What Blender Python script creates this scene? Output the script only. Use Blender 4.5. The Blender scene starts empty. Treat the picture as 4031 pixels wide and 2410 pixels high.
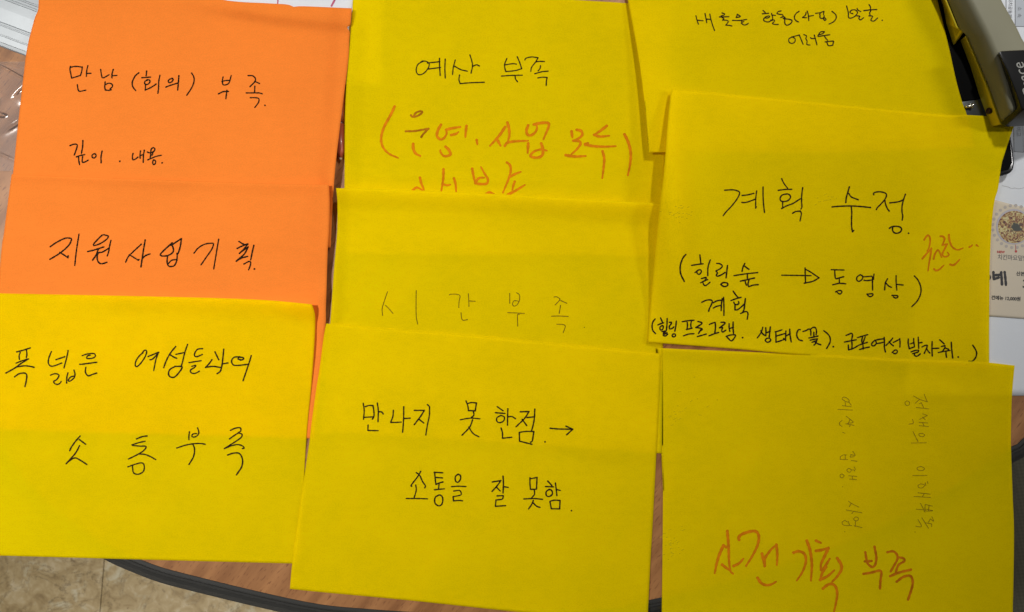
import bpy, bmesh, math, random
import numpy as np
from mathutils import Vector, Matrix

# ------------------------------------------------------------------ camera, world, lamps
S = 0.00016            # metres per pixel of the photograph, on the table top
D = 0.50               # height of the lens above the table top
CX, CY = 2015.5, 1205.0
sc = bpy.context.scene
col = sc.collection

cam_d = bpy.data.cameras.new('camera')
cam = bpy.data.objects.new('camera', cam_d)
col.objects.link(cam)
cam.location = (0, 0, D)
cam_d.sensor_width = 36.0
cam_d.lens = 36.0 * D / (4031 * S)
cam_d.clip_start = 0.01
cam_d.clip_end = 50
cam_d.dof.use_dof = True
cam_d.dof.focus_distance = D - 0.002
cam_d.dof.aperture_fstop = 16
sc.camera = cam

world = bpy.data.worlds.new("World")
sc.world = world
world.use_nodes = True
bg = world.node_tree.nodes['Background']
bg.inputs[0].default_value = (0.92, 0.96, 1.0, 1)
bg.inputs[1].default_value = 0.055

def area(name, loc, target, sx, sy, watts, color):
    l = bpy.data.lights.new(name, 'AREA')
    l.shape = 'RECTANGLE'; l.size = sx; l.size_y = sy
    l.energy = watts; l.color = color
    o = bpy.data.objects.new(name, l)
    o.location = loc
    d = Vector(target) - Vector(loc)
    o.rotation_euler = d.to_track_quat('-Z', 'Y').to_euler()
    col.objects.link(o)
    return o

def spot(name, loc, aim, half, watts, radius, color):
    l = bpy.data.lights.new(name, 'SPOT'); l.energy = watts; l.color = color
    l.shadow_soft_size = radius; l.spot_size = 2 * half; l.spot_blend = 1.0
    o = bpy.data.objects.new(name, l); o.location = loc; col.objects.link(o)
    o.rotation_euler = (Vector(aim) - Vector(loc)).to_track_quat('-Z', 'Y').to_euler()
spot('left_lamp', (-0.70, 0.153, 1.15), (-0.37, -0.150, 0), 0.538, 67, 0.08, (1.0, 0.975, 0.94))
spot('far_lamp', (0.393, 0.705, 0.852), (0.214, 0.486, 0), 0.650, 32.5, 0.03, (1.0, 0.98, 0.95))
area('right_lamp', (1.25, 0.25, 0.85), (0.15, 0.18, 0), 0.06, 0.20, 5.2, (1.0, 0.98, 0.95))
# added fill below the table top to brighten the floor, no real source
area('added_floor_fill', (-0.60, -1.02, -0.20), (-0.57, -0.88, -0.72), 0.7, 0.3, 4.6, (1.0, 0.93, 0.80))

sc.view_settings.view_transform = 'Standard'
sc.view_settings.look = 'None'
sc.view_settings.exposure = 0.0
sc.view_settings.gamma = 1.0

# ------------------------------------------------------------------ helpers
def W(px, py, z=0.0):
    """point at height z that stands where pixel (px,py) of the photograph shows it"""
    k = S * (1 - z / D)
    return Vector(((px - CX) * k, (CY - py) * k, z))

def link(name, me, mat=None, parent=None):
    o = bpy.data.objects.new(name, me)
    col.objects.link(o)
    if mat is not None:
        me.materials.append(mat)
    if parent is not None:
        o.parent = parent
    return o

def tag(o, label, cat, group=None):
    o['label'] = label; o['category'] = cat
    if group: o['group'] = group
    return o

def mesh(name, verts, faces, smooth=False):
    me = bpy.data.meshes.new(name)
    me.from_pydata([tuple(v) for v in verts], [], faces)
    me.update()
    if smooth:
        me.polygons.foreach_set('use_smooth', [True] * len(me.polygons))
    return me

def fix_normals(me):
    bm = bmesh.new(); bm.from_mesh(me)
    bmesh.ops.remove_doubles(bm, verts=bm.verts, dist=1e-7)
    bmesh.ops.recalc_face_normals(bm, faces=bm.faces)
    bm.to_mesh(me); bm.free()

def bevel(o, width, seg=3, angle=0.5):
    b = o.modifiers.new('bevel', 'BEVEL')
    b.width = width; b.segments = seg; b.limit_method = 'ANGLE'; b.angle_limit = angle
    o.data.polygons.foreach_set('use_smooth', [True] * len(o.data.polygons))
    return o

def loft(name, rings, mat, parent=None, closed=True, bev=0.0, smooth=False, caps=True):
    """rings: lists of Vectors of equal count"""
    n = len(rings[0]); vs = [v for r in rings for v in r]; fs = []
    for i in range(len(rings) - 1):
        for j in range(n if closed else n - 1):
            a = i * n + j; b = i * n + (j + 1) % n
            fs.append((a, b, b + n, a + n))
    if caps:
        fs.append(tuple(range(n))); fs.append(tuple(range((len(rings) - 1) * n, len(rings) * n)))
    me = mesh(name, vs, fs, smooth); fix_normals(me)
    o = link(name, me, mat, parent)
    if bev: bevel(o, bev)
    return o

def prism(name, poly, z0, z1, mat, parent=None, bev=0.0):
    """poly: photograph pixels of the outline seen at height z1; straight walls"""
    top = [W(x, y, z1) for x, y in poly]
    bot = [Vector((v.x, v.y, z0)) for v in top]
    return loft(name, [bot, top], mat, parent, bev=bev)

def catmull(pts, step):
    if len(pts) < 3:
        P = [np.array(p, float) for p in pts]
        if len(P) == 1: return P
        n = max(1, int(np.linalg.norm(P[1] - P[0]) / step))
        return [P[0] + (P[1] - P[0]) * i / n for i in range(n + 1)]
    P = [np.array(p, float) for p in pts]
    P = [2 * P[0] - P[1]] + P + [2 * P[-1] - P[-2]]
    out = []
    for i in range(1, len(P) - 2):
        p0, p1, p2, p3 = P[i - 1], P[i], P[i + 1], P[i + 2]
        n = max(2, int(np.linalg.norm(p2 - p1) / step))
        for k in range(n):
            t = k / n
            out.append(0.5 * ((2 * p1) + (-p0 + p2) * t + (2 * p0 - 5 * p1 + 4 * p2 - p3) * t * t
                              + (-p0 + 3 * p1 - 3 * p2 + p3) * t ** 3))
    out.append(P[-2])
    return out

# ------------------------------------------------------------------ materials
def nmat(name):
    m = bpy.data.materials.new(name); m.use_nodes = True
    nt = m.node_tree
    return m, nt, nt.nodes['Principled BSDF']

def simple(name, c, rough=0.5, metal=0.0, spec=0.5, coat=0.0, noise=0.0, nscale=300, bump=0.0, bscale=2000):
    m, nt, p = nmat(name)
    p.inputs['Base Color'].default_value = (*c, 1)
    p.inputs['Roughness'].default_value = rough
    p.inputs['Metallic'].default_value = metal
    p.inputs['Specular IOR Level'].default_value = spec
    p.inputs['Coat Weight'].default_value = coat
    tc = nt.nodes.new('ShaderNodeTexCoord')
    if noise:
        n = nt.nodes.new('ShaderNodeTexNoise'); n.inputs['Scale'].default_value = nscale
        n.inputs['Detail'].default_value = 6
        nt.links.new(tc.outputs['Object'], n.inputs['Vector'])
        r = nt.nodes.new('ShaderNodeMapRange')
        r.inputs[1].default_value = 0.3; r.inputs[2].default_value = 0.7
        r.inputs[3].default_value = 1 - noise; r.inputs[4].default_value = 1 + noise
        nt.links.new(n.outputs['Fac'], r.inputs[0])
        v = nt.nodes.new('ShaderNodeVectorMath'); v.operation = 'SCALE'
        v.inputs[0].default_value = c
        nt.links.new(r.outputs[0], v.inputs['Scale'])
        nt.links.new(v.outputs[0], p.inputs['Base Color'])
    if bump:
        n = nt.nodes.new('ShaderNodeTexNoise'); n.inputs['Scale'].default_value = bscale
        n.inputs['Detail'].default_value = 4
        nt.links.new(tc.outputs['Object'], n.inputs['Vector'])
        b = nt.nodes.new('ShaderNodeBump'); b.inputs['Strength'].default_value = bump
        b.inputs['Distance'].default_value = 0.0002
        nt.links.new(n.outputs['Fac'], b.inputs['Height'])
        nt.links.new(b.outputs[0], p.inputs['Normal'])
    return m

def paper_mat(name, c, seed=0.0, cloud=0.028, grain=0.085, trans=0.56):
    """dyed paper: fine fibre grain, soft cloudiness, faint horizontal fibre direction"""
    m, nt, p = nmat(name)
    p.inputs['Roughness'].default_value = 0.85
    p.inputs['Specular IOR Level'].default_value = 0.04
    tc = nt.nodes.new('ShaderNodeTexCoord')
    def noise(sx, sy, detail, off):
        mp = nt.nodes.new('ShaderNodeMapping'); mp.inputs['Scale'].default_value = (sx, sy, 1)
        mp.inputs['Location'].default_value = (off + seed, off * 1.7, 0)
        nt.links.new(tc.outputs['Object'], mp.inputs['Vector'])
        n = nt.nodes.new('ShaderNodeTexNoise'); n.inputs['Scale'].default_value = 1
        n.inputs['Detail'].default_value = detail; n.inputs['Roughness'].default_value = 0.6
        nt.links.new(mp.outputs[0], n.inputs['Vector'])
        return n.outputs['Fac']
    def mr(sock, lo, hi, a=0.25, b=0.75):
        r = nt.nodes.new('ShaderNodeMapRange')
        r.inputs[1].default_value = a; r.inputs[2].default_value = b
        r.inputs[3].default_value = lo; r.inputs[4].default_value = hi
        nt.links.new(sock, r.inputs[0]); return r.outputs[0]
    g = mr(noise(1100, 1500, 3, 3.1), 1 - grain, 1 + grain)
    f = mr(noise(150, 320, 4, 7.7), 1 - cloud, 1 + cloud)
    c1 = mr(noise(22, 26, 4, 11.3), 1 - cloud, 1 + cloud)
    m1 = nt.nodes.new('ShaderNodeMath'); m1.operation = 'MULTIPLY'
    nt.links.new(g, m1.inputs[0]); nt.links.new(f, m1.inputs[1])
    m2 = nt.nodes.new('ShaderNodeMath'); m2.operation = 'MULTIPLY'
    nt.links.new(m1.outputs[0], m2.inputs[0]); nt.links.new(c1, m2.inputs[1])
    v = nt.nodes.new('ShaderNodeVectorMath'); v.operation = 'SCALE'
    v.inputs[0].default_value = c
    nt.links.new(m2.outputs[0], v.inputs['Scale'])
    nt.links.new(v.outputs[0], p.inputs['Base Color'])
    b = nt.nodes.new('ShaderNodeBump'); b.inputs['Strength'].default_value = 0.09
    b.inputs['Distance'].default_value = 0.00012
    nt.links.new(noise(900, 1200, 5, 1.9), b.inputs['Height'])
    nt.links.new(b.outputs[0], p.inputs['Normal'])
    # thin dyed paper lets part of the light through
    tl = nt.nodes.new('ShaderNodeBsdfTranslucent')
    nt.links.new(v.outputs[0], tl.inputs['Color'])
    mx = nt.nodes.new('ShaderNodeMixShader'); mx.inputs[0].default_value = trans
    nt.links.new(p.outputs[0], mx.inputs[1]); nt.links.new(tl.outputs[0], mx.inputs[2])
    nt.links.new(mx.outputs[0], nt.nodes['Material Output'].inputs['Surface'])
    return m

YEL = (0.99, 0.83, 0.0)
ORA = (0.93, 0.242, 0.033)
M = {}
M['yellow'] = paper_mat('yellow_paper', YEL)
M['yellow_b'] = paper_mat('yellow_paper', YEL, 5.3)
M['orange'] = paper_mat('orange_paper', ORA, 2.0, trans=0.15)
M['white'] = paper_mat('white_paper', (0.86, 0.89, 0.93), 9.0, 0.01, 0.02, trans=0.3)
M['ink'] = simple('black_ink', (0.016, 0.007, 0.003), 0.8, spec=0.08, noise=0.3, nscale=500)
M['pencil'] = simple('pencil_line', (0.12, 0.06, 0.005), 0.85, spec=0.05, noise=0.35, nscale=1500)
M['faint_pencil'] = simple('faint_pencil_line', (0.24, 0.15, 0.006), 0.85, spec=0.05, noise=0.3, nscale=1500)
M['marker'] = simple('orange_marker', (0.60, 0.185, 0.003), 0.85, spec=0.05, noise=0.16, nscale=260)
M['marker_dark'] = simple('brown_orange_marker', (0.36, 0.13, 0.004), 0.85, spec=0.05, noise=0.3, nscale=200)
M['pink'] = simple('pink_marker', (0.42, 0.07, 0.15), 0.6, noise=0.1)

# ------------------------------------------------------------------ table outline
EDGE = [(-900, -700), (-560, 500), (-330, 1150), (60, 1830), (330, 2085), (567, 2208), (800, 2276), (1209, 2370), (1445, 2397),
        (1750, 2415), (2100, 2420), (2580, 2357), (3200, 2185), (3650, 1972), (3980, 1758), (4031, 1722),
        (4400, 1370), (4750, 800), (4900, -700)]
edge_px = catmull(EDGE, 40)

def wood_mat():
    m, nt, p = nmat('beech_laminate')
    p.inputs['Roughness'].default_value = 0.42
    p.inputs['Specular IOR Level'].default_value = 0.35
    tc = nt.nodes.new('ShaderNodeTexCoord')
    def noise(scale, rot, detail, rough=0.5):
        mp0 = nt.nodes.new('ShaderNodeMapping'); mp0.inputs['Rotation'].default_value = (0, 0, rot)
        nt.links.new(tc.outputs['Object'], mp0.inputs['Vector'])
        mp = nt.nodes.new('ShaderNodeMapping'); mp.inputs['Scale'].default_value = scale
        nt.links.new(mp0.outputs[0], mp.inputs['Vector'])
        n = nt.nodes.new('ShaderNodeTexNoise'); n.inputs['Scale'].default_value = 1
        n.inputs['Detail'].default_value = detail; n.inputs['Roughness'].default_value = rough
        nt.links.new(mp.outputs[0], n.inputs['Vector']); return n.outputs['Fac']
    rot = math.radians(-52)
    r1 = nt.nodes.new('ShaderNodeValToRGB')
    r1.color_ramp.elements[0].position = 0.35; r1.color_ramp.elements[0].color = (0.235, 0.098, 0.034, 1)
    r1.color_ramp.elements[1].position = 0.68; r1.color_ramp.elements[1].color = (0.39, 0.180, 0.066, 1)
    nt.links.new(noise((14, 110, 1), rot, 5), r1.inputs[0])
    r2 = nt.nodes.new('ShaderNodeValToRGB')
    r2.color_ramp.elements[0].position = 0.60; r2.color_ramp.elements[0].color = (0, 0, 0, 1)
    r2.color_ramp.elements[1].position = 0.68; r2.color_ramp.elements[1].color = (1, 1, 1, 1)
    nt.links.new(noise((170, 1050, 1), rot, 1.5), r2.inputs[0])
    mx = nt.nodes.new('ShaderNodeMix'); mx.data_type = 'RGBA'
    mx.inputs[7].default_value = (0.15, 0.055, 0.02, 1)
    k = nt.nodes.new('ShaderNodeMath'); k.operation = 'MULTIPLY'; k.inputs[1].default_value = 0.75
    nt.links.new(r2.outputs[0], k.inputs[0]); nt.links.new(k.outputs[0], mx.inputs[0])
    nt.links.new(r1.outputs[0], mx.inputs[6])
    nt.links.new(mx.outputs[2], p.inputs['Base Color'])
    return m
M['wood'] = wood_mat()
M['rubber'] = simple('black_edge_rubber', (0.035, 0.034, 0.031), 0.38, spec=0.5, noise=0.08, nscale=120, bump=0.1)
M['olive'] = simple('olive_under_edge', (0.13, 0.125, 0.09), 0.6)

table = bpy.data.objects.new('round_table', None); col.objects.link(table)
tag(table, 'wood laminate table with curved black rubber edge carrying all the papers', 'table')
tp = [W(x, y, 0) for x, y in edge_px] + [W(4900, -2500), W(-900, -2500)]
loft('tabletop', [[Vector((v.x, v.y, -0.025)) for v in tp], [Vector((v.x, v.y, 0)) for v in tp]], M['wood'], table)

def sweep(name, prof, mat, parent):
    """prof: (outward offset, z) in metres along the curved table edge"""
    P = [np.array(W(x, y, 0))[:2] for x, y in edge_px]
    rings = []
    for i, p in enumerate(P):
        a = P[max(0, i - 1)]; b = P[min(len(P) - 1, i + 1)]
        t = (b - a) / np.linalg.norm(b - a); nrm = np.array([t[1], -t[0]])
        if nrm[1] > 0 and abs(nrm[1]) > 0.3: nrm = -nrm
        rings.append([Vector((p[0] + nrm[0] * o, p[1] + nrm[1] * o, z)) for o, z in prof])
    return loft(name, rings, mat, parent, closed=False, smooth=False, caps=False)
mm = 0.001
band = sweep('edge_band', [(0.05*mm, -2*mm), (0.05*mm, -0.3*mm), (0.4*mm, 0.15*mm), (2.2*mm, 0.15*mm), (2.7*mm, -0.8*mm), (3.2*mm, -0.9*mm),
                           (3.5*mm, -0.1*mm), (4.6*mm, -0.2*mm), (5.4*mm, -1.2*mm), (8.0*mm, -2.2*mm), (11.2*mm, -4.6*mm), (11.9*mm, -5.0*mm), (12.2*mm, -6.2*mm),
                           (12.3*mm, -9*mm), (12.3*mm, -22*mm)], M['rubber'], table)
sweep('edge_lip', [(12.3*mm, -14*mm), (15.4*mm, -14.5*mm), (15.6*mm, -25*mm), (1*mm, -25.2*mm)], M['olive'], table)

# ------------------------------------------------------------------ floor, chair
def floor_mat():
    m, nt, p = nmat('stone_pattern_tile')
    p.inputs['Roughness'].default_value = 0.4
    tc = nt.nodes.new('ShaderNodeTexCoord')
    geo = nt.nodes.new('ShaderNodeNewGeometry')
    def noise(scale, detail, dist=0.0, rough=0.55, vec=None):
        n = nt.nodes.new('ShaderNodeTexNoise'); n.inputs['Scale'].default_value = scale
        n.inputs['Detail'].default_value = detail; n.inputs['Distortion'].default_value = dist
        n.inputs['Roughness'].default_value = rough
        nt.links.new(geo.outputs['Position'], n.inputs['Vector']); return n.outputs['Fac']
    def ramp(sock, stops):
        r = nt.nodes.new('ShaderNodeValToRGB'); e = r.color_ramp.elements
        e[0].position, e[0].color = stops[0][0], (*stops[0][1], 1)
        e[1].position, e[1].color = stops[-1][0], (*stops[-1][1], 1)
        for q, c in stops[1:-1]:
            x = e.new(q); x.color = (*c, 1)
        nt.links.new(sock, r.inputs[0]); return r.outputs[0]
    def mix(a, b, f):
        x = nt.nodes.new('ShaderNodeMix'); x.data_type = 'RGBA'
        nt.links.new(f, x.inputs[0]); nt.links.new(a, x.inputs[6])
        if isinstance(b, tuple): x.inputs[7].default_value = (*b, 1)
        else: nt.links.new(b, x.inputs[7])
        return x.outputs[2]
    base = ramp(noise(44, 8, 0.8, 0.70), [(0.32, (0.22, 0.155, 0.075)), (0.45, (0.34, 0.255, 0.13)), (0.56, (0.41, 0.32, 0.18)), (0.70, (0.53, 0.46, 0.33))])
    light = ramp(noise(30, 7, 0.7, 0.65), [(0.56, (0, 0, 0)), (0.70, (0.85, 0.85, 0.85))])
    c = mix(base, (0.52, 0.49, 0.37), light)
    vein = nt.nodes.new('ShaderNodeMath'); vein.operation = 'ABSOLUTE'
    vs = nt.nodes.new('ShaderNodeMath'); vs.operation = 'SUBTRACT'; vs.inputs[1].default_value = 0.5
    nt.links.new(noise(14, 8, 1.2, 0.65), vs.inputs[0]); nt.links.new(vs.outputs[0], vein.inputs[0])
    vm = ramp(vein.outputs[0], [(0.0, (0.8, 0.8, 0.8)), (0.012, (0, 0, 0))])
    c = mix(c, (0.13, 0.095, 0.05), vm)
    spot = ramp(noise(75, 2, 0.5), [(0.68, (0, 0, 0)), (0.73, (0.8, 0.8, 0.8))])
    c = mix(c, (0.16, 0.105, 0.05), spot)
    nt.links.new(c, p.inputs['Base Color'])
    return m
M['tile'] = floor_mat()
M['grout'] = simple('floor_joint', (0.10, 0.08, 0.05), 0.8)
FZ = -0.72
fl = link('floor', mesh('floor', [(-4, -4, FZ - .004), (4, -4, FZ - .004), (4, 4, FZ - .004), (-4, 4, FZ - .004)], [(0, 1, 2, 3)]), M['grout'])
fl['kind'] = 'structure'
# joint between two tiles seen at (410,2202)-(393,2410)
ja, jb = W(410, 2202, FZ), W(393, 2410, FZ)
jd = (jb - ja).normalized(); ang = math.atan2(jd.y, jd.x) + math.pi / 2
T = 0.45; g = 0.0012
ux = Vector((math.cos(ang), math.sin(ang), 0)); uy = Vector((-math.sin(ang), math.cos(ang), 0))
tile_me = mesh('tile', [v for z, e in ((-.0035, 0), (-.0006, 0), (0, .0012)) for v in
               ((g / 2 + e, g / 2 + e, z), (T - g / 2 - e, g / 2 + e, z), (T - g / 2 - e, T - g / 2 - e, z), (g / 2 + e, T - g / 2 - e, z))],
               [(0, 1, 5, 4), (1, 2, 6, 5), (2, 3, 7, 6), (3, 0, 4, 7), (4, 5, 9, 8), (5, 6, 10, 9), (6, 7, 11, 10), (7, 4, 8, 11), (8, 9, 10, 11)])
tile_me.materials.append(M['tile'])
for i in range(-3, 4):
    for j in range(-3, 2):
        o = bpy.data.objects.new('tile', tile_me); col.objects.link(o); o.parent = fl
        o.location = ja + ux * (i * T) + uy * (j * T + 0.13); o.rotation_euler = (0, 0, ang)
        o.location.z = FZ

def weave_mat():
    m, nt, p = nmat('chair_fabric')
    p.inputs['Roughness'].default_value = 0.9
    tc = nt.nodes.new('ShaderNodeTexCoord')
    w = nt.nodes.new('ShaderNodeTexChecker'); w.inputs['Scale'].default_value = 420
    mp = nt.nodes.new('ShaderNodeMapping'); mp.inputs['Rotation'].default_value = (0, 0, 0.6)
    nt.links.new(tc.outputs['Object'], mp.inputs[0]); nt.links.new(mp.outputs[0], w.inputs['Vector'])
    w.inputs['Color1'].default_value = (0.095, 0.09, 0.06, 1); w.inputs['Color2'].default_value = (0.075, 0.072, 0.048, 1)
    nt.links.new(w.outputs['Color'], p.inputs['Base Color'])
    return m
M['weave'] = weave_mat()
M['dark_metal'] = simple('dark_metal', (0.05, 0.05, 0.05), 0.4, 1.0)
ch = bpy.data.objects.new('chair', None); col.objects.link(ch)
ch.location = (0.74, -0.34, FZ)
tag(ch, 'dark olive woven chair seat just beyond the table edge at lower right', 'chair')
def cbox(name, x0, x1, y0, y1, z0, z1, mat, bev=0):
    vs = [(x, y, z) for z in (z0, z1) for x, y in ((x0, y0), (x1, y0), (x1, y1), (x0, y1))]
    me = mesh(name, vs, [(0, 1, 2, 3), (4, 5, 6, 7), (0, 1, 5, 4), (1, 2, 6, 5), (2, 3, 7, 6), (3, 0, 4, 7)]); fix_normals(me)
    o = link(name, me, mat, ch)
    if bev: bevel(o, bev, 5)
    return o
cbox('seat', -0.27, 0.20, -0.24, 0.26, 0.39, 0.46, M['weave'], 0.025)
for x in (-0.2, 0.15):
    for y in (-0.19, 0.2):
        cbox('leg', x - .012, x + .012, y - .012, y + .012, 0, 0.392, M['dark_metal'], 0.004)

# ------------------------------------------------------------------ height field of everything lying on the table
GX0, GY0, GS = -0.42, -0.27, 0.0015
NX, NY = 561, 361
gx = GX0 + np.arange(NX) * GS; gy = GY0 + np.arange(NY) * GS
XX, YY = np.meshgrid(gx, gy)
H = np.zeros((NY, NX))

def inside(poly):
    """poly in world xy"""
    m = np.zeros(XX.shape, bool); n = len(poly); j = n - 1
    for i in range(n):
        xi, yi = poly[i]; xj, yj = poly[j]
        if yi != yj:
            c = ((yi > YY) != (yj > YY)) & (XX < (xj - xi) * (YY - yi) / (yj - yi) + xi)
            m ^= c
        j = i
    return m
def ptop(px): return [tuple(W(x, y, 0))[:2] for x, y in px]

def blur(a, n):
    for _ in range(n):
        b = np.pad(a, 1, mode='edge')
        a = (b[1:-1, 1:-1] * 2 + b[:-2, 1:-1] + b[2:, 1:-1] + b[1:-1, :-2] + b[1:-1, 2:]) / 6
    return a
def cone(a, k, it):
    s1 = k * GS; s2 = s1 * 1.4142
    for _ in range(it):
        b = np.pad(a, 1, mode='constant', constant_values=-1)
        n = np.maximum.reduce([b[:-2, 1:-1] - s1, b[2:, 1:-1] - s1, b[1:-1, :-2] - s1, b[1:-1, 2:] - s1,
                               b[:-2, :-2] - s2, b[2:, 2:] - s2, b[:-2, 2:] - s2, b[2:, :-2] - s2, a])
        if np.allclose(n, a): break
        a = n
    return a
def bil(F, x, y):
    u = (x - GX0) / GS; v = (y - GY0) / GS
    i = min(max(int(u), 0), NX - 2); j = min(max(int(v), 0), NY - 2)
    fu = u - i; fv = v - j
    return (F[j, i] * (1 - fu) * (1 - fv) + F[j, i + 1] * fu * (1 - fv) + F[j + 1, i] * (1 - fu) * fv + F[j + 1, i + 1] * fu * fv)

rng = np.random.RandomState(4)
def softnoise(scale, amp):
    n = 24; f = np.zeros(XX.shape)
    for _ in range(n):
        a = rng.uniform(0, 2 * math.pi); k = 2 * math.pi / (scale * rng.uniform(0.7, 1.6)); ph = rng.uniform(0, 6.28)
        f += np.sin((XX * math.cos(a) + YY * math.sin(a)) * k + ph)
    return f * amp / math.sqrt(n / 2)

def sample_edge(pts, n):
    c = catmull(pts, 4)
    c = np.array(c); d = np.r_[0, np.cumsum(np.linalg.norm(np.diff(c, axis=0), axis=1))]
    t = np.linspace(0, d[-1], n)
    return np.c_[np.interp(t, d, c[:, 0]), np.interp(t, d, c[:, 1])]

def ramp(PX, PY, a, b, width, amp, plateau=False, fade=120):
    """height that climbs towards the line a-b over the given width; with plateau it stays high on the line's left"""
    ax, ay = a; bx, by = b; L = math.hypot(bx - ax, by - ay); ux, uy = (bx - ax) / L, (by - ay) / L
    t = (PX - ax) * ux + (PY - ay) * uy; d = -(PX - ax) * uy + (PY - ay) * ux
    if not plateau: d = np.abs(d)
    h = np.clip(1 - d / width, 0, 1)
    h = h * h * (3 - 2 * h) * 0.5 + h * 0.5
    f = np.clip((t + fade) / fade, 0, 1) * np.clip((L + fade - t) / fade, 0, 1)
    return amp * h * f
class Sheet: pass
SHEETS = {}
def sheet(key, top, right, bottom, left, mat, label, k=0.12, gap=0.00045, lifts=(), relief=None, wav=0.00025, nb=5, thick=0.00012,
          name='paper_sheet', cat='paper', group=None, n=90):
    """top/bottom run left to right, left/right run top to bottom, in photograph pixels"""
    global H
    NU, NV = n, n
    Tp, Bp = sample_edge(top, NU), sample_edge(bottom, NU)
    Lp, Rp = sample_edge(left, NV), sample_edge(right, NV)
    u = np.linspace(0, 1, NU)[None, :, None]; v = np.linspace(0, 1, NV)[:, None, None]
    G = ((1 - v) * Tp[None] + v * Bp[None] + (1 - u) * Lp[:, None] + u * Rp[:, None]
         - (1 - u) * (1 - v) * Tp[0] - u * (1 - v) * Tp[-1] - (1 - u) * v * Bp[0] - u * v * Bp[-1])
    outline = [tuple(p) for p in Tp[::6]] + [tuple(p) for p in Rp[::6]] + [tuple(p) for p in Bp[::-6]] + [tuple(p) for p in Lp[::-6]]
    msk = inside(ptop(outline))
    base = np.where(msk, H + gap, 0.0)
    z = cone(base, k, 260)
    z = np.maximum(z, gap)
    z = blur(z, nb)
    for _ in range(2):
        z = z + blur(np.where(msk, np.maximum(0, H + gap - z), 0), 3) * 1.3
    nz = softnoise(0.09, wav)
    z = z + np.maximum(nz, 0)
    for (lx, ly, rx, ry, amp, rot) in lifts:
        w = W(lx, ly); dx = XX - w.x; dy = YY - w.y
        c, s = math.cos(math.radians(rot)), math.sin(math.radians(rot))
        a = (dx * c + dy * s) / (rx * S); b = (-dx * s + dy * c) / (ry * S)
        z = z + amp * np.exp(-(a * a + b * b))
    if relief is not None:
        z = z + blur(relief(XX / S + CX, CY - YY / S), 2) * mm
    z = blur(z, 1)
    z = np.maximum(z, np.where(msk, H + 0.6 * gap, 0))
    H = np.where(msk, np.maximum(z + thick, H), H)
    o = Sheet(); o.z = z
    # mesh
    vs = np.zeros((NV * NU, 3)); 
    i = 0
    for r in range(NV):
        for c in range(NU):
            px, py = G[r, c]; p = W(px, py, 0); zz = 0.0
            for _ in range(3):
                q = 1 - zz / D
                zz = bil(z, p.x * q, p.y * q)
            q = 1 - zz / D
            vs[i] = (p.x * q, p.y * q, zz); i += 1
    bot = vs.copy(); bot[:, 2] -= thick
    allv = np.r_[vs, bot]; m = NU * NV
    fs = []
    for r in range(NV - 1):
        for c in range(NU - 1):
            a = r * NU + c
            fs.append((a, a + NU, a + NU + 1, a + 1))
            fs.append((m + a, m + a + 1, m + a + NU + 1, m + a + NU))
    def wall(idx):
        for a, b in zip(idx[:-1], idx[1:]): fs.append((a, b, b + m, a + m))
    wall([c for c in range(NU)]); wall([(NV - 1) * NU + c for c in range(NU - 1, -1, -1)])
    wall([r * NU + NU - 1 for r in range(NV)]); wall([r * NU for r in range(NV - 1, -1, -1)])
    me = mesh(name, allv, fs)
    ntop = 2 * (NU - 1) * (NV - 1)
    sm = [True] * ntop + [False] * (len(fs) - ntop)
    me.polygons.foreach_set('use_smooth', sm)
    ob = link(name, me, mat); tag(ob, label, cat, group)
    # keep wall edges sharp
    o.obj = ob; SHEETS[key] = o
    return o

def onsheet(z, px, py, off):
    p = W(px, py, 0); zz = 0.0
    for _ in range(3):
        q = 1 - zz / D; zz = bil(z, p.x * q, p.y * q)
    zz += off; q = 1 - zz / D
    return (p.x * q, p.y * q, zz)

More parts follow.
